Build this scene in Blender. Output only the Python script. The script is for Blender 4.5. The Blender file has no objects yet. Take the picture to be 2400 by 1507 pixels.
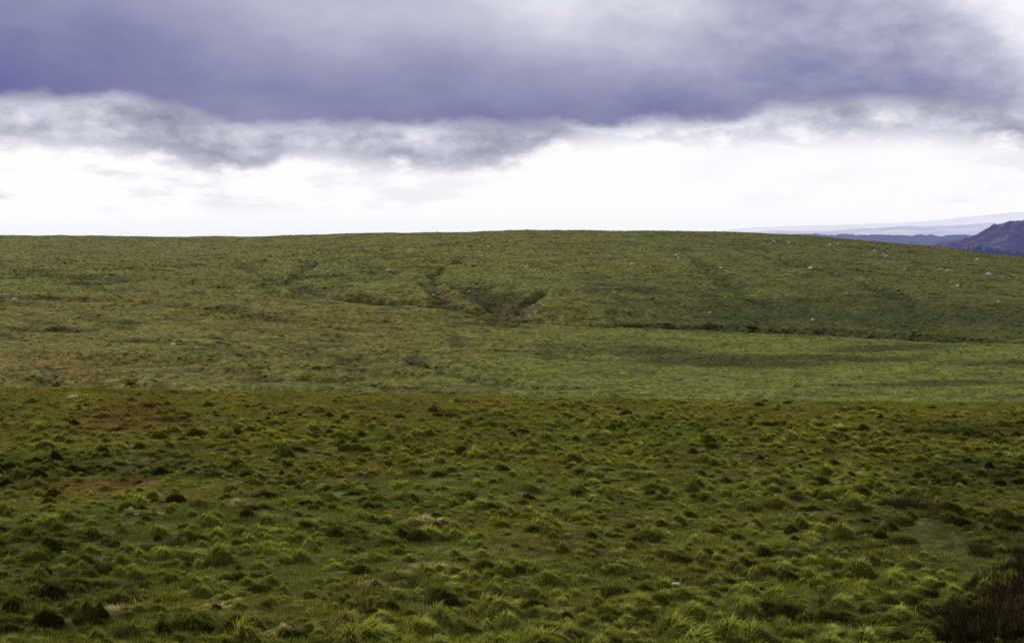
import bpy, math, numpy as np
from math import radians
rng = np.random.default_rng(7)
sc = bpy.context.scene
col = sc.collection
F = 3297.0; P = radians(3.7); cp, sp = math.cos(P), math.sin(P)

# ------------------------------------------------------------------ noise
def _h(ix, iy, s):
    n = (ix.astype(np.int64)*374761393 + iy.astype(np.int64)*668265263 + s*974634777) & 0xffffffff
    n = ((n ^ (n >> 13))*1274126177) & 0xffffffff
    n = n ^ (n >> 16)
    return (n & 0xffff)/32767.5 - 1.0
def vn(x, y, s=0):
    x = np.asarray(x, float); y = np.asarray(y, float)
    xi = np.floor(x); yi = np.floor(y); fx = x-xi; fy = y-yi
    fx = fx*fx*(3-2*fx); fy = fy*fy*(3-2*fy)
    a = _h(xi, yi, s); b = _h(xi+1, yi, s); c = _h(xi, yi+1, s); d = _h(xi+1, yi+1, s)
    return (a*(1-fx)+b*fx)*(1-fy)+(c*(1-fx)+d*fx)*fy
def fbm(x, y, o=4, s=0):
    r = 0; a = 1; t = 0
    for i in range(o):
        r = r + a*vn(x*2**i+i*17.3, y*2**i-i*9.1, s+i); t += a; a *= .5
    return r/t
def sstep(a, b, x):
    t = np.clip((x-a)/(b-a), 0, 1); return t*t*(3-2*t)

# ------------------------------------------------------------------ terrain base
def ray(x, y):
    cx = (x-1200)/F; cy = (753-y)/F
    dx, dy, dz = cx, cp+cy*sp, -sp+cy*cp
    h = math.hypot(dx, dy)
    return math.atan2(dx, dy), dz/h       # azimuth, slope
near = [(0, -1.7), (10, -4.2), (20, -6.6), (28, -8.2), (45, -9.2), (60, -10.0), (80, -11.2)]
# per column : visible surface points (distance, image row), then far side heights
cols = {
 -800: dict(c=(105, 902), v=[(260, 905), (350, 800), (500, 700), (700, 625), (1000, 562), (1200, 551)]),
 0:    dict(c=(105, 909), v=[(260, 912), (350, 805), (500, 705), (700, 622), (1000, 562), (1200, 551)]),
 300:  dict(c=(105, 912), v=[(262, 915), (350, 818), (500, 712), (700, 622), (1000, 564), (1200, 554)]),
 600:  dict(c=(105, 917), v=[(266, 920), (350, 830), (480, 730), (560, 685), (700, 615), (950, 562), (1150, 554)]),
 850:  dict(c=(105, 923), v=[(270, 926), (360, 830), (470, 746), (500, 722), (545, 676), (680, 604), (900, 556), (1080, 547)]),
 1200: dict(c=(105, 932), v=[(275, 936), (370, 830), (485, 757), (512, 716), (550, 668), (600, 632), (680, 592), (850, 549), (980, 540)]),
 1500: dict(c=(104, 938), v=[(275, 942), (370, 840), (480, 767), (506, 724), (546, 674), (600, 636), (680, 594), (850, 548), (980, 539)]),
 1800: dict(c=(103, 943), v=[(275, 947), (370, 848), (472, 777), (498, 734), (540, 686), (600, 645), (680, 604), (850, 552), (960, 545)]),
 2100: dict(c=(102, 947), v=[(275, 951), (370, 855), (456, 787), (482, 746), (530, 702), (600, 657), (680, 620), (830, 574), (920, 567)]),
 2400: dict(c=(100, 951), v=[(275, 955), (360, 864), (440, 799), (468, 758), (514, 718), (600, 676), (680, 645), (820, 609), (890, 603)]),
 3200: dict(c=(98, 956), v=[(275, 960), (360, 880), (430, 820), (540, 770), (680, 720), (820, 700), (890, 695)]),
}
LR = np.linspace(math.log(1.0), math.log(45000), 1500)
RG = np.exp(LR)
AZs, rows = [], []
for X in sorted(cols):
    c = cols[X]; az = math.atan2((X-1200)/F, 1.0)
    pts = list(near)
    rc, yc = c['c']; zc = rc*ray(X, yc)[1]; pts.append((rc, zc))
    pts += [(118, zc-1.9), (135, zc-5.2), (165, zc-11.0), (205, zc-16)]
    for r, y in c['v']: pts.append((r, r*ray(X, y)[1]))
    rl, zl = pts[-1]
    pts += [(rl*1.12, zl-2.5), (rl*1.35, zl-16), (rl*1.7, zl-50), (3000, -130), (6000, -190), (45000, -260)]
    a = np.array(pts); AZs.append(az); rows.append(np.interp(RG, a[:, 0], a[:, 1]))
AZs = np.array(AZs); rows = np.array(rows)
AG = np.linspace(AZs[0], AZs[-1], 260)
T = np.array([np.interp(AG, AZs, rows[:, j]) for j in range(len(RG))]).T   # [az, r]
def gsm(A, s, axis):
    n = int(3*s)+1; k = np.exp(-.5*(np.arange(-n, n+1)/s)**2); k /= k.sum()
    pad = [(0, 0), (0, 0)]; pad[axis] = (n, n)
    B = np.pad(A, pad, mode='edge')
    return np.apply_along_axis(lambda v: np.convolve(v, k, 'valid'), axis, B)
T = gsm(T, 2.6, 1); T = gsm(T, 7, 0)
def base(az, r):
    a = np.clip((az-AG[0])/(AG[-1]-AG[0])*(len(AG)-1), 0, len(AG)-1.001)
    b = np.clip((np.log(np.maximum(r, 1.0))-LR[0])/(LR[-1]-LR[0])*(len(LR)-1), 0, len(LR)-1.001)
    i = a.astype(int); j = b.astype(int); fa = a-i; fb = b-j
    return (T[i, j]*(1-fa)+T[i+1, j]*fa)*(1-fb)+(T[i, j+1]*(1-fa)+T[i+1, j+1]*fa)*fb
_rs = np.concatenate([np.linspace(8, 115, 900), np.linspace(115, 1250, 3500)])
def hit(x, y):
    az, s = ray(x, y)
    z = base(np.full_like(_rs, az), _rs)
    k = np.nonzero(z >= _rs*s)[0]
    r = _rs[k[0]] if len(k) else 900.0
    return r*math.sin(az), r*math.cos(az)

gul = [  # (image path, depth, width, darkness)
 ([(560, 612), (640, 645), (700, 672), (770, 692), (900, 704), (1010, 718), (1120, 732), (1230, 748), (1400, 762)], 3.2, 8, .75),
 ([(745, 606), (710, 626), (668, 652), (690, 672)], 1.8, 7, .45),
 ([(1045, 618), (1015, 645), (1010, 675), (1025, 700), (1060, 726)], 1.5, 5, .55),
 ([(1100, 664), (1120, 684), (1155, 702), (1215, 742)], 3.4, 9, .95),
 ([(1262, 684), (1242, 702), (1222, 744)], 2.2, 4.5, .75),
 ([(1185, 682), (1175, 697), (1190, 728)], 1.8, 6, .85),
 ([(1210, 748), (1400, 760), (1700, 769), (2000, 780), (2200, 789), (2400, 799), (2600, 812)], 3.2, 9, 1.0),
 ([(1850, 600), (1980, 645), (2080, 680), (2150, 720)], 1.2, 7, .4),
 ([(1620, 590), (1680, 640), (1760, 690), (1900, 735)], 1.2, 8, .4),
 ([(1130, 595), (1060, 612), (1045, 618)], 1.2, 5, .45),
 ([(1700, 575), (1880, 620), (2200, 650), (2400, 690)], .8, 5, .35),
 ([(0, 770), (200, 778), (420, 775)], 1.5, 7, .5),
 ([(180, 795), (420, 812), (700, 820), (950, 850)], 1.5, 7, .5),
 ([(380, 835), (600, 868), (850, 880), (1050, 905)], 1.5, 7, .45),
 ([(100, 850), (110, 900)], 1.0, 4, .5),
 ([(930, 820), (1060, 872), (1250, 900), (1440, 916)], 1.4, 6, .5),
 ([(300, 742), (560, 752), (800, 768)], 1.6, 7, .5),
 ([(0, 640), (300, 655), (620, 672)], 1.6, 10, .35),
 ([(0, 700), (250, 705), (520, 722), (700, 740)], 1.6, 9, .4),
]
gw = [(np.array([hit(*p) for p in pts]), d, w, k) for pts, d, w, k in gul]
def carve(x, y, dark=False):
    out = np.zeros_like(x)
    wx = x+3.5*vn(x/19, y/19, 51)+1.8*vn(x/6, y/6, 53)+1.2*vn(x/2.6, y/2.6, 58); wy = y+3.5*vn(x/21, y/21, 52)+2.2*vn(x/7, y/7, 54)+1.5*vn(x/2.8, y/2.8, 59)
    for p, d, w, dk in gw:
        lo = p.min(0)-40; hi = p.max(0)+40
        m = (x > lo[0]) & (x < hi[0]) & (y > lo[1]) & (y < hi[1])
        if not m.any(): continue
        X = wx[m]; Y = wy[m]; best = np.full(X.shape, 1e9); tt = np.zeros(X.shape)
        n = len(p)-1
        for k in range(n):
            a, b = p[k], p[k+1]; ab = b-a; L = ab@ab
            t = np.clip(((X-a[0])*ab[0]+(Y-a[1])*ab[1])/L, 0, 1)
            dd = np.hypot(X-a[0]-t*ab[0], Y-a[1]-t*ab[1])
            q = dd < best; best = np.where(q, dd, best); tt = np.where(q, (k+t)/n, tt)
        e = np.clip(tt*6, .25, 1)*np.clip((1-tt)*6, .35, 1)
        w2 = w*(1+.35*vn(x[m]/22, y[m]/22, 57))
        c = (dk if dark else d)*e*(1-sstep(0, 1, best/w2))*(1+.25*vn(x[m]/8, y[m]/8, 60))
        out[m] = np.maximum(out[m], c)
    return out
def H(x, y, mesh=True):
    x = np.asarray(x, float); y = np.asarray(y, float)
    r = np.hypot(x, y); az = np.arctan2(x, y)
    z = base(az, r)
    f = 1-sstep(95, 125, r)
    z = z+f*(.25*(1-.5*sstep(75, 100, r))*fbm(x/9, y/9, 2, 1)+.18*(1-.5*sstep(75, 100, r))*fbm(x/1.5, y/1.5, 3, 2))*sstep(3, 15, r)
    m = sstep(120, 260, r)*(1-sstep(1500, 2500, r))
    left = 1-sstep(-60, 90, x-.1*(y-400))
    amp = m*left*(1-.6*sstep(600, 900, r))
    q = 1-np.abs(fbm(x/85+y/300+2.3, y/24-x/150, 3, 5))*2.2
    z = z+amp*2.1*(q-.5)
    z = z+m*(.28*fbm(x/11, y/11, 3, 8)+(1.0*fbm(x/60, y/50, 3, 9)+.55*fbm(x/18, y/18, 4, 10))*sstep(490, 570, r+.24*x))
    z = z-carve(x, y)
    return z

# ------------------------------------------------------------------ vegetation colour with painted shade and haze
def blob(px, py, rx, ry):
    c = hit(px, py); return (c[0], c[1], rx, ry)
B_dark = [blob(1660, 846, 42, 26), blob(1880, 840, 32, 18), blob(1500, 824, 24, 18), blob(2080, 815, 30, 12), blob(2250, 897, 28, 7),
          blob(2390, 850, 16, 14), blob(1150, 762, 12, 7)]
B_green = [blob(1500, 905, 40, 12), blob(1900, 912, 45, 12), blob(1500, 785, 60, 9), blob(2200, 865, 40, 12), blob(1150, 785, 30, 14), blob(1820, 690, 26, 14), blob(700, 636, 26, 20), blob(1250, 860, 30, 16), blob(1150,650,24,14)]
B_red = [blob(290, 965, 4, 8), blob(250, 1010, 4, 5), blob(230, 1130, 3, 2.5), blob(330, 990, 4, 5)]
B_och = [blob(100, 870, 25, 14), blob(60, 830, 24, 14), blob(450, 850, 26, 10), blob(300, 700, 40, 20), blob(800, 780, 40, 20)]
B_lawn = [blob(2230, 1290, 1.0, 4.0), blob(2160, 1240, 1.0, 2.0), blob(220, 1360, 1.5, .6)]
B_vignette = [blob(60, 1420, 5, 4), blob(30, 1290, 4, 4), blob(120, 1100, 7, 6), blob(2350, 1250, 4, 5), blob(2380, 1120, 6, 8), blob(2100, 1460, 4, 2), blob(150, 1490, 5, 2), blob(2380, 1020, 8, 8), blob(400, 1490, 4, 1.5)]  # dark patches near the view's edges: vignette shade put into the grass colour
B_straw = [blob(350, 1212, .8, .5), blob(990, 1228, .7, .4), blob(1010, 1320, .6, .3), blob(250, 1435, .6, .3), blob(490, 1435, .6, .25), blob(1780, 1355, .5, .25), blob(895, 1365, .5, .25), blob(660,1500,.6,.2), blob(540,1195,.5,.3)]
B_peat = [blob(755, 680, 4, 2.5), blob(1233, 733, 2.5, 4), blob(1045, 690, 2.5, 3), blob(1155, 720, 5, 2.5)]
def bl(lst, x, y, s):
    o = np.zeros_like(x)
    for cx, cy, rx, ry in lst:
        jx = x+rx*.45*vn(x/(rx*.6), y/(ry*.6), s)+rx*.25*vn(x/(rx*.17), y/(ry*.2), s+5); jy = y+ry*.45*vn(x/(rx*.5), y/(ry*.6), s+1)+ry*.25*vn(x/(rx*.15), y/(ry*.2), s+6)
        o = np.maximum(o, 1-sstep(.3, 1.3, np.hypot((jx-cx)/rx, (jy-cy)/ry)))
    return o
def tint(x, y):
    x = np.asarray(x, float); y = np.asarray(y, float); r = np.hypot(x, y)
    G = np.array([.116, .130, .025]); O = np.array([.145, .126, .028]); D = np.array([.062, .064, .021])
    R = np.array([.135, .080, .032]); L = np.array([.135, .165, .034]); S = np.array([.42, .34, .20])
    HL = np.array([.120, .124, .030]); K = np.array([.15, .09, .07])
    far = sstep(75, 190, r)[:, None]
    n1 = fbm(x/7, y/9, 3, 21); n2 = fbm(x/1.6, y/1.9, 2, 22); n3 = fbm(x/22, y/25, 2, 23)
    o = np.clip(.38+.30*sstep(40, 95, r)+.7*n1+.45*n3+.35*n2, 0, 1)[:, None]
    c = G*(1-o)+O*o
    ru = np.clip(fbm(x/3, y/3.5, 3, 28)*1.5-.38, 0, .5)[:, None]
    c = c*(1-ru)+np.array([.124, .088, .032])*ru
    d = np.clip(.12+.95*fbm(x/4, y/4, 3, 24), 0, .7)[:, None]
    c = c*(1-d)+D*d
    lw = np.clip(sstep(.25, .85, fbm(x/2.4, y/2.2, 3, 25))*(1-sstep(60, 90, r)), 0, .45)
    lw = np.maximum(lw, bl(B_lawn, x, y, 31)*.6)[:, None]
    c = c*(1-lw)+L*lw
    # beyond the crest
    m1 = fbm(x/60, y/35, 3, 41); m2 = fbm(x/16, y/12, 3, 42); m3 = fbm(x/5, y/5, 2, 43)
    left = 1-sstep(-40, 70, x-.12*(y-350))
    q = r+.24*x
    lowv = 1-sstep(464, 482, q)
    o2 = np.clip(.32*left+.25*left*lowv+.6*m1+.35*m2, 0, 1)[:, None]
    c2 = HL*(1-o2)+np.array([.154, .127, .032])*o2
    calm = 1-.40*lowv*(1-left)
    g2 = np.clip(.70*lowv*(1-left)+.40*m2*calm+.25*m1*calm-.05, 0, 1)[:, None]
    c2 = c2*(1-g2)+np.array([.120, .142, .028])*g2
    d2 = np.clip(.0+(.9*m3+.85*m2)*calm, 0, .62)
    foot = sstep(468, 484, q)*(1-sstep(505, 640, q))*sstep(-5, 80, x)*.70  # steep hill foot: shade put into the colour
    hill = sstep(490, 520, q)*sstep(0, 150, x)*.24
    cv = carve(x, y, True)*sstep(120, 200, r)  # gullies: bank shade put into the colour along with their darker plants
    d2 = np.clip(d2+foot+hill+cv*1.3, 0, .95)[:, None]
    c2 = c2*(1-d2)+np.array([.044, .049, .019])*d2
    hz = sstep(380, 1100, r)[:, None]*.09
    c2 = c2*(1-hz)+np.array([.15, .17, .16])*hz  # aerial haze mixed into the colour of the far slopes
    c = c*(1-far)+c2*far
    for lst, C, s, w in ((B_green, np.array([.128, .155, .030]), 33, .42), (B_och, np.array([.158, .115, .030]), 34, .5), (B_dark, np.array([.046, .044, .016]), 35, .85),
                         (B_red, R, 37, .6), (B_vignette, np.array([.046, .050, .018]), 41, .6), (B_straw, S, 38, .9), (B_peat, K, 39, .8)):
        b = (bl(lst, x, y, s)*w)[:, None]; c = c*(1-b)+C*b
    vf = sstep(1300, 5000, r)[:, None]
    return c*(1-vf)+np.array([.42, .46, .56])*vf  # far plain: haze put into the ground colour

# ------------------------------------------------------------------ helpers
def meta(o, label=None, cat=None, kind=None, group=None):
    if label: o["label"] = label
    if cat: o["category"] = cat
    if kind: o["kind"] = kind
    if group: o["group"] = group
def rawmesh(name, V, loops, starts, totals):
    me = bpy.data.meshes.new(name)
    me.vertices.add(len(V)); me.vertices.foreach_set('co', np.ascontiguousarray(V, dtype=np.float32).ravel())
    me.loops.add(len(loops)); me.loops.foreach_set('vertex_index', np.asarray(loops, dtype=np.int32))
    me.polygons.add(len(starts)); me.polygons.foreach_set('loop_start', np.asarray(starts, dtype=np.int32))
    me.update(calc_edges=True); me.validate()
    return me
def quadmesh(name, V, Q, smooth=True):
    Q = np.asarray(Q); n = len(Q)
    me = rawmesh(name, V, Q.ravel(), np.arange(n)*4, None)
    me.polygons.foreach_set('use_smooth', np.full(len(me.polygons), smooth))
    return me
def gridquads(nr, nc, wrap=False):
    i = np.arange(nr-1)[:, None]; j = np.arange(nc if wrap else nc-1)[None, :]
    j2 = (j+1) % nc
    return np.stack([i*nc+j, i*nc+j2, (i+1)*nc+j2, (i+1)*nc+j], -1).reshape(-1, 4)
class NT:
    def __init__(s, tree): s.t = tree; s.n = tree.nodes; s.l = tree.links
    def set(s, sock, v):
        if isinstance(v, bpy.types.NodeSocket): s.l.new(v, sock)
        else: sock.default_value = v
    def m(s, op, a, b=None, c=None, clamp=False):
        n = s.n.new('ShaderNodeMath'); n.operation = op; n.use_clamp = clamp
        s.set(n.inputs[0], a)
        if b is not None: s.set(n.inputs[1], b)
        if c is not None: s.set(n.inputs[2], c)
        return n.outputs[0]
    def ss(s, v, a, b, lo=0., hi=1.):
        n = s.n.new('ShaderNodeMapRange'); n.interpolation_type = 'SMOOTHSTEP'
        s.set(n.inputs[0], v); n.inputs[1].default_value = a; n.inputs[2].default_value = b
        n.inputs[3].default_value = lo; n.inputs[4].default_value = hi; return n.outputs[0]
    def mix(s, f, a, b, mode='MIX'):
        n = s.n.new('ShaderNodeMix'); n.data_type = 'RGBA'; n.blend_type = mode
        s.set(n.inputs[0], f)
        for k, v in ((6, a), (7, b)):
            if isinstance(v, tuple) and len(v) == 3: v = (*v, 1)
            s.set(n.inputs[k], v)
        return n.outputs[2]
    def noise(s, vec, scale, detail=4, rough=.5, dist=0.):
        n = s.n.new('ShaderNodeTexNoise'); s.set(n.inputs['Vector'], vec); n.inputs['Scale'].default_value = scale
        n.inputs['Detail'].default_value = detail; n.inputs['Roughness'].default_value = rough; n.inputs['Distortion'].default_value = dist
        return n.outputs['Fac']
    def comb(s, x, y, z=0.):
        n = s.n.new('ShaderNodeCombineXYZ'); s.set(n.inputs[0], x); s.set(n.inputs[1], y); s.set(n.inputs[2], z); return n.outputs[0]
    def curve(s, v, pts):
        n = s.n.new('ShaderNodeFloatCurve'); s.set(n.inputs['Value'], v); c = n.mapping.curves[0]
        c.points[0].location = pts[0]; c.points[1].location = pts[-1]
        for p in pts[1:-1]: c.points.new(*p)
        n.mapping.update(); return n.outputs[0]
    def ramp(s, v, pts):
        n = s.n.new('ShaderNodeValToRGB'); s.set(n.inputs[0], v); e = n.color_ramp.elements
        e[0].position = pts[0][0]; e[0].color = (*pts[0][1], 1); e[1].position = pts[-1][0]; e[1].color = (*pts[-1][1], 1)
        for p, c in pts[1:-1]:
            k = e.new(p); k.color = (*c, 1)
        return n.outputs[0]
def newmat(name):
    m = bpy.data.materials.new(name); m.use_nodes = True; m.node_tree.nodes.clear(); return m, NT(m.node_tree)
def out(nt, sh):
    o = nt.n.new('ShaderNodeOutputMaterial'); nt.l.new(sh, o.inputs[0])
def diffuse(nt, c, nrm=None, spec=.15, rough=.9):
    b = nt.n.new('ShaderNodeBsdfPrincipled'); nt.set(b.inputs['Base Color'], c); b.inputs['Roughness'].default_value = rough
    b.inputs['Specular IOR Level'].default_value = spec
    if nrm is not None: nt.l.new(nrm, b.inputs['Normal'])
    return b.outputs[0]
def bump(nt, h, st, d):
    n = nt.n.new('ShaderNodeBump'); nt.set(n.inputs['Height'], h); n.inputs['Strength'].default_value = st; n.inputs['Distance'].default_value = d
    return n.outputs[0]

# ------------------------------------------------------------------ ground
mg, nt = newmat("moorland_turf")
at = nt.n.new('ShaderNodeAttribute'); at.attribute_name = 'tint'
pos = nt.n.new('ShaderNodeNewGeometry').outputs['Position']
na = nt.noise(pos, 3.0, 3, .6); nb = nt.noise(pos, .55, 4, .65); nc_ = nt.noise(pos, .12, 3, .6)
f = nt.m('MULTIPLY', nt.ss(na, .3, .7, .65, 1.35), nt.ss(nb, .32, .68, .55, 1.45))
f = nt.m('MULTIPLY', f, nt.ss(nc_, .3, .7, .82, 1.18))
cc = nt.mix(1.0, at.outputs['Color'], nt.comb(f, f, f), 'MULTIPLY')
hh = nt.m('ADD', nt.m('MULTIPLY', na, .10), nt.m('MULTIPLY', nb, .75))
out(nt, diffuse(nt, cc, bump(nt, hh, .9, .8), .05, 1.0))
rr = np.concatenate([np.linspace(1.5, 20, 30)[:-1], np.geomspace(20, 120, 340)[:-1], np.linspace(120, 240, 60)[:-1],
                     np.linspace(240, 640, 420)[:-1], np.linspace(640, 1250, 260)[:-1], np.geomspace(1250, 3000, 50)[:-1], np.geomspace(3000, 45000, 30)])
aa = np.concatenate([np.radians(np.linspace(-180, -24, 110))[:-1], np.radians(np.linspace(-24, 24, 950))[:-1], np.radians(np.linspace(24, 180, 110))[:-1]])
A, R_ = np.meshgrid(aa, rr)
X = (R_*np.sin(A)).ravel(); Y = (R_*np.cos(A)).ravel(); Z = H(X, Y)
V = np.stack([X, Y, Z], 1); V = np.vstack([V, [0, 0, -1.7]])
nr, nc = len(rr), len(aa)
Q = gridquads(nr, nc, True)
Q = Q[:, ::-1]
loops = np.concatenate([Q.ravel(), np.stack([np.full(nc, nr*nc), (np.arange(nc)+1) % nc, np.arange(nc)], 1).ravel()])
starts = np.concatenate([np.arange(len(Q))*4, len(Q)*4+np.arange(nc)*3])
me = rawmesh("ground", V, loops, starts, None)
me.polygons.foreach_set('use_smooth', np.ones(len(me.polygons), bool))
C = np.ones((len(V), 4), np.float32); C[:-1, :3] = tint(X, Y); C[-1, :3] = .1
nearf = (1-sstep(85, 120, np.hypot(X, Y)))[:, None]; C[:-1, :3] *= (1-.32*nearf)      # shade in the gaps between tussocks, put into the ground colour
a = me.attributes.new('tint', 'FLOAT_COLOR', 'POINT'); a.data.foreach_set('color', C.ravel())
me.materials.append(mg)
ground = bpy.data.objects.new("ground", me); col.objects.link(ground)
if me.polygons[1000].normal.z < 0: me.flip_normals()
meta(ground, "rolling olive green moorland rising to a broad hill", "ground", "structure")

# ------------------------------------------------------------------ blade meshes
def blades(n, root, az, tilt, length, droop, width, shade, r_, seg=3, lo=.45, hi=.9):
    V = np.zeros((n, seg*2+1, 3)); S = np.zeros((n, seg*2+1))
    p = root.copy(); t = tilt.copy()
    wa = az+np.pi/2+r_.normal(0, .5, n)
    wv = np.stack([np.cos(wa), np.sin(wa), np.zeros(n)], 1)
    for k in range(seg+1):
        u = k/seg
        w = width*(1-u**1.5*.9)/2
        if k < seg:
            V[:, 2*k] = p-wv*w[:, None]; V[:, 2*k+1] = p+wv*w[:, None]
            S[:, 2*k] = S[:, 2*k+1] = (lo+hi*u)*shade  # roots darker than tips: shade low in the grass painted per vertex
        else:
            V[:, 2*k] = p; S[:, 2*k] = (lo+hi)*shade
        d = np.stack([np.cos(az)*np.sin(t), np.sin(az)*np.sin(t), np.cos(t)], 1)
        p = p+d*(length/seg)[:, None]; t = t+droop/seg
    b = np.arange(n)[:, None]*(seg*2+1)
    tri = []
    for k in range(seg-1):
        tri += [[2*k, 2*k+1, 2*k+3], [2*k, 2*k+3, 2*k+2]]
    tri += [[2*seg-2, 2*seg-1, 2*seg]]
    tri = np.array(tri)
    Ft = (b[:, :, None]+tri[None]).reshape(-1, 3)
    return V.reshape(-1, 3), S.ravel(), Ft
def trimesh(name, V, Ft, S, mat):
    me = rawmesh(name, V, Ft.ravel(), np.arange(len(Ft))*3, None)
    a = me.attributes.new('shade', 'FLOAT', 'POINT'); a.data.foreach_set('value', S.astype(np.float32))
    me.materials.append(mat); return me
mb, nt = newmat("moor_grass_blades")
at = nt.n.new('ShaderNodeAttribute'); at.attribute_name = 'tint'; at.attribute_type = 'INSTANCER'
sh = nt.n.new('ShaderNodeAttribute'); sh.attribute_name = 'shade'
oi = nt.n.new('ShaderNodeObjectInfo')
rv = nt.ss(oi.outputs['Random'], 0, 1, .85, 1.15)
f = nt.m('MULTIPLY', sh.outputs['Fac'], rv)
cc = nt.mix(1.0, at.outputs['Color'], nt.comb(f, f, f), 'MULTIPLY')
d = nt.n.new('ShaderNodeBsdfDiffuse'); nt.l.new(cc, d.inputs[0])
tr = nt.n.new('ShaderNodeBsdfTranslucent'); nt.l.new(nt.mix(1.0, cc, (1.2, 1.2, .6), 'MULTIPLY'), tr.inputs[0])
mx = nt.n.new('ShaderNodeMixShader'); mx.inputs[0].default_value = .30
nt.l.new(d.outputs[0], mx.inputs[1]); nt.l.new(tr.outputs[0], mx.inputs[2]); out(nt, mx.outputs[0])

def carpet(name, seed, n=105, R=.38, lo=.035, hi=.10, wd=.010):
    r_ = np.random.default_rng(seed)
    q = R*np.sqrt(r_.random(n)); th = r_.random(n)*2*np.pi
    root = np.stack([q*np.cos(th), q*np.sin(th), np.full(n, -.015)], 1)
    az = r_.normal(-.3, 1.3, n)
    V, S, Ft = blades(n, root, az, r_.uniform(.1, .8, n), r_.uniform(lo, hi, n)*np.where(r_.random(n) < .06, 1.9, 1), r_.uniform(.3, 1.2, n), r_.uniform(.6, 1.4, n)*wd, r_.uniform(.5, 1.4, n), r_)
    return trimesh(name, V, Ft, S, mb)
def tussock(name, seed, n=420, R=.32, hm=.2, L=(.22, .42), wd=.010, wind=.35, core=.28, seg=4, lobes=1):
    """one tussock: one or more overlapping mounds of drooping blades"""
    r_ = np.random.default_rng(seed); Vs, Ss, Fs = [], [], []; off = 0
    for c in range(lobes):
        k0 = 1.0 if c == 0 else r_.uniform(.45, .75); ox, oy = (0, 0) if c == 0 else r_.normal(0, R*.75, 2)
        Rc, hc, nn = R*k0, hm*k0*r_.uniform(.7, 1.1), int(n*k0**1.5)
        q = Rc*r_.random(nn)**.55; th = r_.random(nn)*2*np.pi
        sq = r_.uniform(.7, 1.0); lob = 1+.22*np.sin(2*th+seed+c)+.15*np.sin(3*th+2*seed)+.08*np.sin(7*th)
        root = np.stack([ox+q*lob*np.cos(th), oy+q*lob*np.sin(th)*sq, hc*(1-(q/Rc)**2)*(1+.2*np.sin(3*th+c))-.03], 1)
        dx = np.cos(th)*q/Rc+wind+r_.normal(0, .2, nn); dy = np.sin(th)*q/Rc-.1+r_.normal(0, .2, nn)
        az = np.arctan2(dy, dx); tl = np.clip(np.hypot(dx, dy)*1.05+.1+r_.normal(0, .18, nn), .05, 1.55)
        ln = r_.uniform(*L, nn)*np.where(r_.random(nn) < .07, 1.5, 1)
        V, S, Ft = blades(nn, root, az, tl, ln, r_.uniform(.6, 1.4, nn), r_.uniform(.6, 1.4, nn)*wd, r_.uniform(.65, 1.35, nn)*(1.45-1.1*(q/Rc)**2), r_, seg)  # outer blades darker: underside shade of the mound put into the colour
        k, j = 5, 12; vs = []
        for a_ in range(k):
            for b_ in range(j):
                ph = a_/(k-1)*math.pi/2; t2 = b_/j*2*math.pi; rad = Rc*1.08*math.cos(ph)*(1+.15*r_.normal())
                vs.append((ox+rad*math.cos(t2), oy+rad*math.sin(t2)*sq, hc*math.sin(ph)*(1+.12*r_.normal())-.04))
        vs = np.array(vs); qd = gridquads(k, j, True); t3 = np.vstack([qd[:, [0, 1, 2]], qd[:, [0, 2, 3]]])+len(V)
        Vs += [V, vs]; Ss += [S, np.full(len(vs), core)]; Fs += [np.vstack([Ft, t3])+off]; off += len(V)+len(vs)  # dark core: shade inside the tussock put into the colour
    return trimesh(name, np.vstack(Vs), np.vstack(Fs), np.concatenate(Ss), mb)
def upright(name, seed, n, R, L, wd, spread=.35, hm=.03, sh=(.4, 1.3)):
    r_ = np.random.default_rng(seed)
    q = R*np.sqrt(r_.random(n)); th = r_.random(n)*2*np.pi
    root = np.stack([q*np.cos(th), q*np.sin(th), np.full(n, -.04)+hm*(1-(q/R)**2)], 1)
    V, S, Ft = blades(n, root, th+r_.normal(0, .6, n), np.abs(r_.normal(0, spread, n))+q/R*spread, r_.uniform(*L, n), r_.uniform(0, .6, n), r_.uniform(.6, 1.4, n)*wd, r_.uniform(*sh, n), r_, 3)
    return trimesh(name, V, Ft, S, mb)
tuss = [tussock("grass_tussock", 10+i, n=[480, 520, 400, 340, 460, 540, 420, 500][i], R=[.27, .32, .23, .19, .28, .34, .25, .30][i], hm=[.24, .26, .21, .18, .28, .23, .19, .24][i],
                L=[(.08, .17), (.08, .18), (.07, .15), (.07, .14), (.09, .20), (.08, .17), (.10, .22), (.08, .16)][i], wind=[.4, .6, .35, .5, .6, .5, .7, .2][i], lobes=[1, 2, 1, 2, 1, 3, 1, 3][i]) for i in range(8)]

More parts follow.
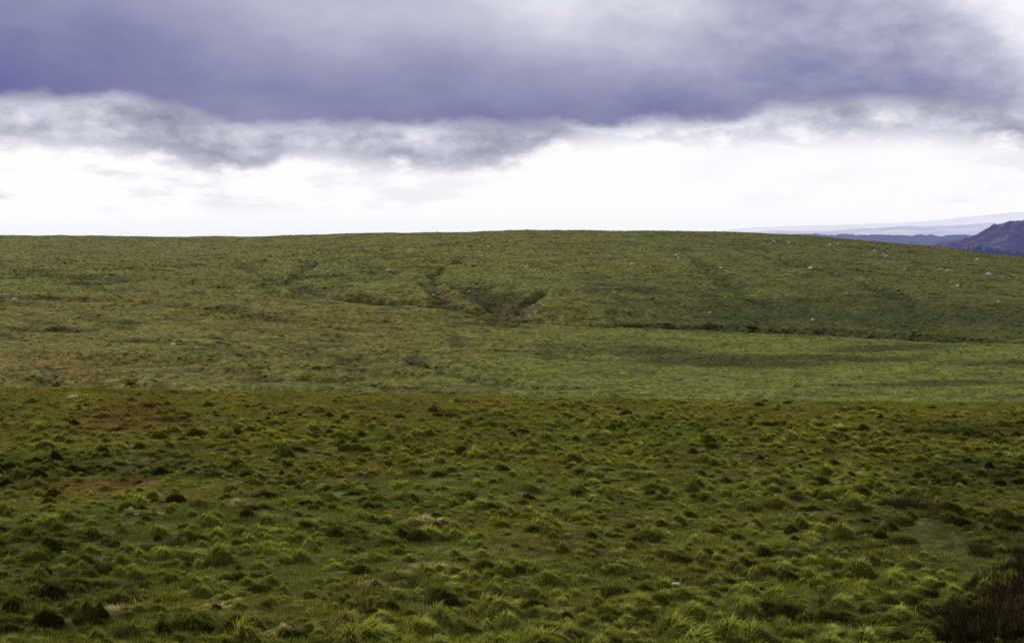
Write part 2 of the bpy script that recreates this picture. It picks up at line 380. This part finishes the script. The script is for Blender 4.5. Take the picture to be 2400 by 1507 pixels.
def inst_stuff(name, pts, tin, rot, scl, meshes, label, cat, tilt=0.12):
    """one vegetation object whose plants are scattered by geometry nodes"""
    src = bpy.data.collections.new(name+"_kinds")
    for i, m_ in enumerate(meshes):
        o = bpy.data.objects.new("%s_kind.%03d" % (name, i), m_); src.objects.link(o)
    n = len(pts); me = bpy.data.meshes.new(name)
    me.vertices.add(n); me.vertices.foreach_set('co', np.ascontiguousarray(pts, np.float32).ravel())
    c4 = np.ones((n, 4), np.float32); c4[:, :3] = tin
    a = me.attributes.new('tint', 'FLOAT_COLOR', 'POINT'); a.data.foreach_set('color', c4.ravel())
    e = np.stack([rng.normal(0, tilt, n), rng.normal(0, tilt, n), rot], 1).astype(np.float32)
    a = me.attributes.new('rotv', 'FLOAT_VECTOR', 'POINT'); a.data.foreach_set('vector', e.ravel())
    a = me.attributes.new('sclv', 'FLOAT_VECTOR', 'POINT'); a.data.foreach_set('vector', np.ascontiguousarray(scl, np.float32).ravel())
    a = me.attributes.new('idx', 'INT', 'POINT'); a.data.foreach_set('value', rng.integers(0, len(meshes), n).astype(np.int32))
    ob = bpy.data.objects.new(name, me); col.objects.link(ob)
    ng = bpy.data.node_groups.new(name+"_scatter", 'GeometryNodeTree')
    ng.interface.new_socket('Geometry', in_out='INPUT', socket_type='NodeSocketGeometry')
    ng.interface.new_socket('Geometry', in_out='OUTPUT', socket_type='NodeSocketGeometry')
    N = ng.nodes; Lk = ng.links
    gi = N.new('NodeGroupInput'); go = N.new('NodeGroupOutput')
    mp = N.new('GeometryNodeMeshToPoints'); ip = N.new('GeometryNodeInstanceOnPoints'); ci = N.new('GeometryNodeCollectionInfo')
    ci.inputs['Collection'].default_value = src; ci.inputs['Separate Children'].default_value = True; ci.inputs['Reset Children'].default_value = True
    def na_(nm, ty):
        q = N.new('GeometryNodeInputNamedAttribute'); q.data_type = ty; q.inputs['Name'].default_value = nm
        return [s for s in q.outputs if s.enabled and s.name == 'Attribute'][0]
    Lk.new(gi.outputs[0], mp.inputs['Mesh']); Lk.new(mp.outputs[0], ip.inputs['Points']); Lk.new(ci.outputs[0], ip.inputs['Instance'])
    ip.inputs['Pick Instance'].default_value = True
    Lk.new(na_('idx', 'INT'), ip.inputs['Instance Index'])
    er = N.new('FunctionNodeEulerToRotation'); Lk.new(na_('rotv', 'FLOAT_VECTOR'), er.inputs[0]); Lk.new(er.outputs[0], ip.inputs['Rotation'])
    Lk.new(na_('sclv', 'FLOAT_VECTOR'), ip.inputs['Scale'])
    Lk.new(ip.outputs[0], go.inputs[0])
    md = ob.modifiers.new("scatter", 'NODES'); md.node_group = ng
    meta(ob, label, cat, "stuff")
    return ob

def wedge(n, r0, r1, half, power=1.0):
    u = rng.random(n)
    e = 2-power
    r = (r0**e+u*(r1**e-r0**e))**(1/e)
    az = rng.uniform(-half, half, n)
    return r*np.sin(az), r*np.cos(az)
HA = radians(25)
BG = 1.72     # standing blades shade each other, so single blades are lighter than the sward
# -- carpet of short grass
x, y = wedge(50000, 22, 122, HA, .9)
lw = bl(B_lawn, x, y, 31)
keep = rng.random(len(x)) > lw*.3
x, y = x[keep], y[keep]; r = np.hypot(x, y); lw = lw[keep]
s = (.7+.6*rng.random(len(x)))*(1+.5*sstep(50, 110, r))
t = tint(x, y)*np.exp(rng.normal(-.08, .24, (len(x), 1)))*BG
hs = s*(1.1+.7*vn(x/1.1, y/1.1, 61))*(1-.4*lw)
inst_stuff("moor_grass", np.stack([x, y, H(x, y)-.01], 1), t, rng.normal(0, .7, len(x)), np.stack([s, s, hs], 1),
           [carpet("moor_grass_tuft", 100+i) for i in range(5)], "short rough olive and ochre grass carpeting the moor", "grass", .08)
# -- tussocks
def relax(x, y, r0):
    o = np.argsort(np.hypot(x, y)); x, y = x[o], y[o]
    cell = {}; k = []
    for i in range(len(x)):
        c = (int(x[i]//r0), int(y[i]//r0)); ok = True
        for a_ in (-1, 0, 1):
            for b_ in (-1, 0, 1):
                for j in cell.get((c[0]+a_, c[1]+b_), ()):
                    if (x[i]-x[j])**2+(y[i]-y[j])**2 < r0*r0: ok = False
        if ok: cell.setdefault(c, []).append(i); k.append(i)
    return x[k], y[k]
x, y = wedge(27000, 24, 118, HA, .8)
cl_ = fbm(x/5, y/6, 3, 71)
dens = .60+.75*cl_+.14*sstep(-4, 12, x)
k = (rng.random(len(x)) < dens) & (bl(B_lawn, x, y, 31) < .35)
x, y = relax(x[k], y[k], .36)
r = np.hypot(x, y); n = len(x)
s = np.clip(np.exp(rng.normal(-.50, .40, n)+.30*fbm(x/4, y/5, 2, 77)), .24, 1.5)*(1-.25*sstep(80, 105, r))
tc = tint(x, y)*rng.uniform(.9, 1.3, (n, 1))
rd_ = bl(B_red, x, y, 37)
gr = (rng.random(n)*.85*(1-.6*rd_)*(1-.45*sstep(75, 105, r)))[:, None]
tc = (tc*(1-gr)+np.array([.172, .186, .032])*gr*rng.uniform(.75, 1.4, (n, 1)))*BG
dk = (rng.random(n) < .22*(1-.7*sstep(80, 105, r)))[:, None]; tc = np.where(dk, tc*.42, tc)
dp = bl(B_vignette, x, y, 41)[:, None]; tc = tc*(1-.45*dp)  # tussocks take the same painted vignette darkening
z = H(x, y); rot = rng.normal(0, .6, n)
inview = np.abs(x/y) < .355
score = s/np.maximum(r, 1)*(inview & (r > 29))
top = set(np.argsort(-score)[:290].tolist())
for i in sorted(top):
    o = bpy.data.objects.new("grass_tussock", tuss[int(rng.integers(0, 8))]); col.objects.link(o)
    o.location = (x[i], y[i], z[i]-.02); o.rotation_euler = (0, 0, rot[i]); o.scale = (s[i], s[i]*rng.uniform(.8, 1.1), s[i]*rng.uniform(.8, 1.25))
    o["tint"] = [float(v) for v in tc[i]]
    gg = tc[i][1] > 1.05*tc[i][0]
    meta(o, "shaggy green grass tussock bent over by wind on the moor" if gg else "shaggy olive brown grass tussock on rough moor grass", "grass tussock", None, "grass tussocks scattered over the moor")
rest = np.array([i for i in range(n) if i not in top])
s3 = np.stack([s*rng.uniform(.85, 1.3, n), s, s*rng.uniform(.8, 1.3, n)*(1-.25*sstep(85, 105, r))], 1)*(1+.10*sstep(60, 110, r))[:, None]
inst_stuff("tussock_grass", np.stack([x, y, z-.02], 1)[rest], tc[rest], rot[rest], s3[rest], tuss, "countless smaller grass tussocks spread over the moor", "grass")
# -- coarse clumps on the far slopes
def clump(name, seed):
    return tussock(name, seed, n=60, R=.5, hm=.2, L=(.15, .3), wd=.09, wind=.3, core=.7, seg=2)
x, y = wedge(180000, 235, 1250, HA, 1.3)
r = np.hypot(x, y); dn = fbm(x/14, y/12, 3, 81)
k = rng.random(len(x)) < .64+.7*dn
x, y, r = x[k], y[k], r[k]; n = len(x)
s = np.exp(rng.normal(-.42, .40, n))*(.8+.4*sstep(300, 800, r))
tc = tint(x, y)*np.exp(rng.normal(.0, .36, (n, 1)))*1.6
inst_stuff("hill_grass", np.stack([x, y, H(x, y)-.08*s], 1), tc, rng.normal(0, .8, n), np.stack([s*1.3, s, s*.62], 1),
           [clump("hill_grass_clump", 200+i) for i in range(4)], "coarse moor grass clumps covering the far hillside", "grass")

# ------------------------------------------------------------------ rushes and heather
rush = [upright("rush_clump", 300+i, 280, .28, (.2, .5), .012, .28) for i in range(3)]
def place(mesh, name, px, py, s, tin, label, cat, group=None, sz=1.0):
    wx, wy = hit(px, py); zz = float(H(np.array([wx]), np.array([wy]))[0])
    o = bpy.data.objects.new(name, mesh); col.objects.link(o)
    o.location = (wx, wy, zz-.02); o.rotation_euler = (0, 0, float(rng.uniform(0, 6.28))); o.scale = (s, s, s*sz)
    if tin is not None: o["tint"] = tin
    meta(o, label, cat, None, group); return o
for px, py, s in [(400, 1285, 1.0), (240, 1335, 1.1), (160, 1355, .8), (2300, 1310, 1.1), (2100, 1185, 1.3), (2150, 1190, 1.6), (2190, 1200, 1.2), (2070, 1180, 1.0), (2200, 1215, 1.1), (2125, 1195, 1.4),
                  (1415, 1395, .8), (1165, 1398, .7), (1935, 1415, .9), (1865, 1162, 1.0), (1440, 1335, .8), (860, 1440, .9), (1550, 1500, .8), (1612, 1490, .6), (2295, 1290, .9)]:
    place(rush[int(rng.integers(0, 3))], "rush_clump", px, py, s, [.064, .046, .025], "dark brown clump of rushes standing in wet moor grass", "rushes", "rush clumps on the moor", .9)
def heather(name, seed):
    r_ = np.random.default_rng(seed); n = 3200
    q = np.sqrt(r_.random(n)); th = r_.random(n)*2*np.pi
    lump = 1+.3*np.sin(3*th+seed)+.2*np.sin(5*th+2*seed)+.12*np.sin(9*th)
    px_, py_ = q*np.cos(th)*lump, q*np.sin(th)*lump*.85
    hgt = .40+.5*vn(px_*3.6+seed, py_*3.6, seed)+.2*vn(px_*8+seed, py_*8, seed)
    root = np.stack([px_, py_, np.maximum(hgt, .02)*(1-q**3)*r_.uniform(.1, 1.1, n)], 1)
    V, S, Ft = blades(n, root, th+r_.normal(0, .9, n), np.abs(r_.normal(.35, .6, n)), r_.uniform(.06, .26, n), r_.uniform(-.5, .8, n), r_.uniform(.5, 1.5, n)*.014, r_.uniform(.1, 1.7, n)**1.5, r_, 2)
    return trimesh(name, V, Ft, S, mb)
hth = [heather("heather_bush", 400+i) for i in range(3)]
for px, py, s, tn in [(2395, 1405, 1.0, 0), (2345, 1438, .9, 1), (2270, 1445, .75, 0), (2210, 1450, .5, 2), (2400, 1485, 1.0, 1), (2320, 1498, .9, 2), (2250, 1502, .7, 0), (2415, 1350, .85, 0), (2365,1365,.55,2), (2185,1405,.4,0), (2400, 1315, .5, 2), (2300, 1390, .5, 1)]:
    tnt = [[.042, .029, .019], [.064, .037, .026], [.038, .035, .017]][tn]
    place(hth[int(rng.integers(0, 3))], "heather_bush", px, py, s, tnt, ["dark brown heather bush among moor grass", "reddish brown bracken and heather bush", "dark olive heather bush among moor grass"][tn], "heather", "heather bushes beside the grass", 1.0)

# ------------------------------------------------------------------ boulders
mr, nt = newmat("granite")
pos = nt.n.new('ShaderNodeTexCoord').outputs['Object']
n1 = nt.noise(pos, 2.2, 5, .65); n2 = nt.noise(pos, 9, 4, .6)
cc = nt.ramp(nt.m('ADD', nt.m('MULTIPLY', n1, .7), nt.m('MULTIPLY', n2, .3)), [(.35, (.18, .18, .16)), (.5, (.42, .41, .38)), (.65, (.58, .56, .52))])
out(nt, diffuse(nt, cc, bump(nt, n2, .6, .1), .3, .85))
import bmesh
def boulder(seed):
    bm = bmesh.new(); bmesh.ops.create_icosphere(bm, subdivisions=3, radius=1)
    r_ = np.random.default_rng(seed); pl = [(np.array(v)/np.linalg.norm(v), d) for v, d in zip(r_.normal(0, 1, (9, 3)), r_.uniform(.55, .85, 9))]
    for v in bm.verts:
        c = np.array(v.co)
        for nn, d_ in pl:
            e = c@nn-d_
            if e > 0: c = c-nn*e*.9
        c = c*(1+.05*float(vn(np.array([c[0]*4]), np.array([c[1]*4+c[2]*3]), seed)[0]))
        c[2] *= .62; v.co = c
    me = bpy.data.meshes.new("boulder"); bm.to_mesh(me); bm.free(); me.materials.append(mr); return me
bs = [boulder(i) for i in range(6)]
BP = [(380, 598, 5), (1145, 583, 6), (1215, 575, 5), (1385, 597, 6), (1440, 690, 5), (1585, 597, 6), (1290, 690, 7), (1250, 712, 5), (1483, 622, 6), (1665, 733, 7), (2078, 605, 8), (2072, 598, 6),
      (2245, 668, 7), (2318, 645, 9), (1945, 578, 6), (1850, 573, 6), (1815, 570, 6), (1900, 620, 8), (2205, 633, 6), (1665, 660, 4), (35, 708, 8), (405, 808, 10), (910, 636, 7),
      (1165, 617, 5), (1233, 628, 6), (1255, 632, 6), (1045, 620, 6), (1475, 590, 4), (1590, 605, 5), (1690, 628, 6), (1730, 650, 5), (1965, 575, 5), (2050, 590, 5), (2120, 632, 5), (2222, 636, 6),
      (1350, 640, 4), (770, 640, 4), (1700, 700, 4), (1540, 700, 4), (1820, 700, 4), (1905, 752, 6), (1985, 690, 4), (2005, 735, 5), (520, 690, 4), (1015, 690, 6), (1100, 672, 5), (1430, 600, 4), (2290, 610, 5),
      (1130, 598, 5), (1190, 592, 4), (1270, 600, 4), (48, 748, 6), (30, 668, 5), (1620, 780, 4), (1320, 752, 4), (1560, 640, 3), (2160, 700, 4), (2340, 710, 5), (1760, 610, 4), (1640, 575, 4)]
for i, (px, py, w) in enumerate(BP):
    wx, wy = hit(px, py); d_ = math.hypot(wx, wy); sz = w*d_/F/2*1.6
    o = bpy.data.objects.new("boulder", bs[i % 6]); col.objects.link(o)
    zz = float(H(np.array([wx]), np.array([wy]))[0])
    o.location = (wx, wy, zz+sz*.35); o.rotation_euler = (0, 0, float(rng.uniform(0, 6.28))); o.scale = (sz, sz*.8, sz*float(rng.uniform(.9, 1.2)))
    meta(o, "pale grey granite boulder lying on the grassy hillside", "boulder", None, "granite boulders on the moor")
for px, py, w in [(168, 934, 36), (1586, 1370, 26), (2018, 1313, 24), (95, 1466, 26), (150, 1300, 12), (1388, 975, 8)]:
    wx, wy = hit(px, py); d_ = math.hypot(wx, wy); sz = w*d_/F/2
    o = bpy.data.objects.new("boulder", bs[int(rng.integers(0, 6))]); col.objects.link(o)
    zz = float(H(np.array([wx]), np.array([wy]))[0])
    o.location = (wx, wy, zz+.09); o.rotation_euler = (0, 0, float(rng.uniform(0, 6.28))); o.scale = (sz, sz*.8, sz*.4)
    meta(o, "low flat pale stone half sunk in moor grass", "stone", None, "granite boulders on the moor")

# ------------------------------------------------------------------ distant hills
def ridge(name, dist, pts, zb, depth, nz, nf, mat, label, cat, seed, ny=60, nx=700, kind="structure"):
    pts = np.array(pts, float)
    az = np.arctan((np.linspace(pts[0, 0], pts[-1, 0], nx)-1200)/F)
    yy = np.interp(np.linspace(pts[0, 0], pts[-1, 0], nx), pts[:, 0], pts[:, 1])
    k = np.ones(15)/15; yy = np.convolve(np.pad(yy, 7, mode='edge'), k, 'valid')
    top = np.array([dist*ray(1200, v)[1] for v in yy])
    q = np.linspace(-1, 1, ny)
    prof = np.where(q < 0, np.sin((q+1)*np.pi/2)**1.1, np.cos(q*np.pi/2))
    Rr = dist+q[:, None]*depth
    Xx = Rr*np.sin(az); Yy = Rr*np.cos(az)
    Zz = zb+(top-zb)[None]*prof[:, None]
    Zz = Zz+nz*fbm(Xx/nf, Yy/nf, 5, seed)*np.clip(prof, .15, 1)[:, None]
    me = quadmesh(name, np.stack([Xx, Yy, Zz], -1).reshape(-1, 3), gridquads(ny, nx)); me.materials.append(mat)
    if me.polygons[10].normal.z < 0: me.flip_normals()
    o = bpy.data.objects.new(name, me); col.objects.link(o); meta(o, label, cat, kind); return o
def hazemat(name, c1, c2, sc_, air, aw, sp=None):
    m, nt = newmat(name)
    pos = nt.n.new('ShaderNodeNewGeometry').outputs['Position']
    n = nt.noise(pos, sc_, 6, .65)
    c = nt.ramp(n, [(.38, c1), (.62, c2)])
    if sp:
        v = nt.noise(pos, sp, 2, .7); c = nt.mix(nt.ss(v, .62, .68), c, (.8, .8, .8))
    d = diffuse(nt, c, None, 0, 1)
    e = nt.n.new('ShaderNodeEmission'); e.inputs[0].default_value = (*air, 1)  # airlight painted as a glow over the surface colour
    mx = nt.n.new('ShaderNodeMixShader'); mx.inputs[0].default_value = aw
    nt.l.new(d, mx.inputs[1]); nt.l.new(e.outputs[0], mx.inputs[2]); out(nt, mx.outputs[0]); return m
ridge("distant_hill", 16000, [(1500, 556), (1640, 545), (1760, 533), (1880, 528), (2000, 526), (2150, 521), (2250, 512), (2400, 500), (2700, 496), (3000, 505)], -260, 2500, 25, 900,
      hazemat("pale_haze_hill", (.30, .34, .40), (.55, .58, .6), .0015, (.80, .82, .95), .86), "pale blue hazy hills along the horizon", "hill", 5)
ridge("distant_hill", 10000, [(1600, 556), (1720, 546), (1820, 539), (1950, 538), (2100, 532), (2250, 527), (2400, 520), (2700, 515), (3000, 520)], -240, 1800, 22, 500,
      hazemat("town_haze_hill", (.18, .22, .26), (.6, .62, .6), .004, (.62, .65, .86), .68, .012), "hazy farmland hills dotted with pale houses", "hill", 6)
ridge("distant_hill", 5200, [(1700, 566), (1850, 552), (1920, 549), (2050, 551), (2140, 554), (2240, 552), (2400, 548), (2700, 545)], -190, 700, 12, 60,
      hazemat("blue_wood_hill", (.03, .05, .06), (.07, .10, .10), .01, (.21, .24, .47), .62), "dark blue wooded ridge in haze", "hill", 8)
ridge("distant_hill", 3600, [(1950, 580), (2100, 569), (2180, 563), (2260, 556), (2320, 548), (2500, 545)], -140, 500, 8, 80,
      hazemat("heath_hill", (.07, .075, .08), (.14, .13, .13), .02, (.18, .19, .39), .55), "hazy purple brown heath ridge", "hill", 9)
mt, nt = newmat("tor_heath_and_rock")
g = nt.n.new('ShaderNodeNewGeometry'); pos = g.outputs['Position']
n1 = nt.noise(pos, .03, 6, .7); n2 = nt.noise(pos, .09, 4, .7)
cc = nt.ramp(nt.m('ADD', nt.m('MULTIPLY', n1, .5), nt.m('MULTIPLY', n2, .5)), [(.42, (.02, .028, .035)), (.52, (.06, .06, .07)), (.62, (.24, .21, .23))])
d_ = diffuse(nt, cc, bump(nt, n2, 1, 10), 0, 1)
e = nt.n.new('ShaderNodeEmission'); e.inputs[0].default_value = (.135, .14, .33, 1)  # bluish airlight painted as a glow over heath and rock
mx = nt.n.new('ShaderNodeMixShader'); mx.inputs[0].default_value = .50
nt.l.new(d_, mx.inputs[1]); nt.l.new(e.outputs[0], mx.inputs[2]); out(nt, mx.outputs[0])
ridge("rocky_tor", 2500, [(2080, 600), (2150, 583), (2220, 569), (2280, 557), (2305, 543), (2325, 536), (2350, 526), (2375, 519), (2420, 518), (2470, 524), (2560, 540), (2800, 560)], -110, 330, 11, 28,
      mt, "craggy grey purple rocky tor above dark woodland", "hill", 10, 140, 1000)
mw = hazemat("distant_conifers", (.012, .02, .018), (.03, .045, .04), .05, (.09, .12, .32), .42)
n = 2800; u = rng.random(n); Xp = 2130+u*470; rd = rng.uniform(2040, 2290, n)
az = np.arctan((Xp-1200)/F); wx = rd*np.sin(az); wy = rd*np.cos(az)
hline = np.interp(Xp, [2130, 2180, 2230, 2300, 2400, 2650], [-48, -42, -37, -37, -45, -60])
wz = hline+(rd-2165)*.05+3*vn(wx/40, wy/40, 3)-9
ht = rng.uniform(9, 17, n)
k = 6; ang = np.arange(k)/k*2*np.pi
Vc = np.zeros((n, k+1, 3)); rad = ht*rng.uniform(.2, .32, n)
for j in range(k):
    jr = rad*rng.uniform(.7, 1.2, n)
    Vc[:, j] = np.stack([wx+jr*np.cos(ang[j]), wy+jr*np.sin(ang[j]), wz], 1)
Vc[:, k] = np.stack([wx, wy, wz+ht], 1)
b = np.arange(n)[:, None, None]*(k+1)
tr_ = np.array([[j, (j+1) % k, k] for j in range(k)])
Fw = (b+tr_[None]).reshape(-1, 3)
me = rawmesh("woodland", Vc.reshape(-1, 3), Fw.ravel(), np.arange(len(Fw))*3, None); me.materials.append(mw)
o = bpy.data.objects.new("woodland", me); col.objects.link(o); meta(o, "dark blue conifer woodland below the rocky tor", "woodland", "stuff")
ridge("distant_hill", 2300, [(2040, 612), (2130, 592), (2180, 586), (2230, 582), (2300, 585), (2400, 595), (2700, 620)], -120, 260, 3, 60, mw, "dark wooded shoulder below the rocky tor", "hill", 12)

# ------------------------------------------------------------------ sky
w = bpy.data.worlds.new("World"); sc.world = w; w.use_nodes = True
w.node_tree.nodes.clear(); nt = NT(w.node_tree)
tc_ = nt.n.new('ShaderNodeTexCoord').outputs['Generated']
sx = nt.n.new('ShaderNodeSeparateXYZ'); nt.l.new(tc_, sx.inputs[0])
az = nt.m('ARCTAN2', sx.outputs[0], sx.outputs[1]); el = nt.m('ARCSINE', sx.outputs[2])
U = nt.m('MULTIPLY_ADD', az, F/2400, .5, clamp=True)
Vv = nt.m('MULTIPLY', el, 3.297)
ax = nt.m('MULTIPLY', az, 3.297)
pa = nt.comb(ax, nt.m('MULTIPLY', Vv, 1.8), 0.)
pb = nt.comb(ax, nt.m('MULTIPLY', Vv, 2.4), 3.7)
pc = nt.comb(ax, nt.m('MULTIPLY', Vv, 3.6), 9.1)
nA = nt.m('SUBTRACT', nt.noise(pa, 1.6, 3, .5), .5)
nB = nt.m('SUBTRACT', nt.noise(pa, 7.0, 10, .6), .5)
nC = nt.m('SUBTRACT', nt.noise(pb, 3.6, 10, .58), .5)
nD = nt.m('SUBTRACT', nt.noise(pc, 5.0, 8, .55), .5)
E1 = nt.curve(U, [(0, .285), (.08, .288), (.13, .30), (.17, .280), (.23, .25), (.4, .240), (.55, .243), (.66, .240), (.71, .252), (.76, .278), (.82, .285), (.9, .27), (1, .25)])
h = nt.m('SUBTRACT', Vv, E1)
hn = nt.m('ADD', h, nt.m('ADD', nt.m('MULTIPLY', nB, .11), nt.m('MULTIPLY', nA, .03)))
m1 = nt.ss(hn, -.016, .026)
topc = nt.curve(U, [(0, .28), (.1, .30), (.25, .38), (.42, .46), (.55, .58), (.66, .52), (.75, .36), (.9, .38), (1, .6)])
tone = nt.m('MULTIPLY', nt.ss(h, 0., .30, 0., 1.), topc)
tone = nt.m('ADD', tone, nt.m('MULTIPLY', nA, .42)); tone = nt.m('ADD', tone, nt.m('MULTIPLY', nC, .28))
rgt = nt.curve(U, [(0, .18), (.4, .22), (.6, .4), (.8, .8), (1, 1.)])
tone = nt.m('ADD', tone, nt.m('MULTIPLY', nt.m('MULTIPLY', nB, rgt), .75))
tone = nt.m('ADD', tone, nt.curve(U, [(0, .03), (.08, .13), (.2, .21), (.35, .23), (.6, .22), (.8, .32), (.92, .43), (.97, .60), (1, .70)]))
c1 = nt.ramp(tone, [(0, (.11, .115, .34)), (.2, (.19, .20, .38)), (.45, (.34, .345, .50)), (.7, (.56, .56, .68)), (1, (.95, .95, 1.0))])
E2 = nt.curve(U, [(0, .18), (.1, .18), (.17, .16), (.21, .135), (.26, .13), (.29, .165), (.37, .145), (.47, .135), (.52, .165), (.58, .20), (.67, .195), (.8, .195), (.9, .20), (1, .155)])
h2 = nt.m('ADD', nt.m('SUBTRACT', Vv, E2), nt.m('ADD', nt.m('MULTIPLY', nC, .12), nt.m('MULTIPLY', nB, .13)))
m2 = nt.ss(h2, -.018, .026)
g2 = nt.m('ADD', nt.m('MULTIPLY', nC, 1.3), nt.m('ADD', nt.m('MULTIPLY', nB, 1.4), nt.curve(U, [(0, .52), (.1, .48), (.2, .40), (.3, .48), (.45, .46), (.52, .48), (.6, .66), (.8, .64), (1, .50)])))
c2 = nt.ramp(g2, [(.05, (.25, .255, .37)), (.35, (.41, .415, .52)), (.65, (.68, .68, .78)), (.92, (1., 1., 1.05))])
st = nt.m('MULTIPLY', nt.ss(nD, -.02, .14), nt.ss(Vv, .025, .075))
st = nt.m('MULTIPLY', st, nt.curve(U, [(0, .5), (.15, .48), (.3, .34), (.45, .24), (.6, .12), (.85, .14), (1, .4)]))
white = nt.mix(st, (1.0, 1.0, 1.04), (.58, .58, .67))
white = nt.mix(nt.ss(Vv, -.02, .05), (.90, .92, 1.01), white)
cl = nt.mix(m2, white, c2); cl = nt.mix(m1, cl, c1)
cl = nt.mix(nt.ss(Vv, .62, 1.3), cl, (.52, .52, .55))
sky = nt.n.new('ShaderNodeTexSky'); sky.sky_type = 'NISHITA'; sky.sun_disc = False
SE, SA = radians(30), radians(-48)
sky.sun_elevation = SE; sky.sun_rotation = SA
b1 = nt.n.new('ShaderNodeBackground'); nt.l.new(sky.outputs[0], b1.inputs[0]); b1.inputs[1].default_value = .08
b2 = nt.n.new('ShaderNodeBackground'); nt.l.new(cl, b2.inputs[0]); b2.inputs[1].default_value = 1.0
mx = nt.n.new('ShaderNodeMixShader'); mx.inputs[0].default_value = .97
nt.l.new(b1.outputs[0], mx.inputs[1]); nt.l.new(b2.outputs[0], mx.inputs[2])
o = nt.n.new('ShaderNodeOutputWorld'); nt.l.new(mx.outputs[0], o.inputs[0])

sl = bpy.data.lights.new("sun", 'SUN'); sl.energy = 3.5; sl.angle = radians(3); sl.color = (1, .95, .84)
so = bpy.data.objects.new("sun", sl); col.objects.link(so)
from mathutils import Vector
sd = Vector((math.sin(SA)*math.cos(SE), math.cos(SA)*math.cos(SE), math.sin(SE)))
so.rotation_euler = sd.to_track_quat('Z', 'Y').to_euler(); so.location = (0, 0, 50)

cam = bpy.data.cameras.new("camera"); cam.sensor_width = 36; cam.lens = 36*F/2400; cam.clip_end = 80000; cam.clip_start = .5
co = bpy.data.objects.new("camera", cam); col.objects.link(co); co.rotation_euler = (radians(90)-P, 0, 0); sc.camera = co
sc.view_settings.view_transform = 'Standard'; sc.view_settings.look = 'None'; sc.view_settings.exposure = 0
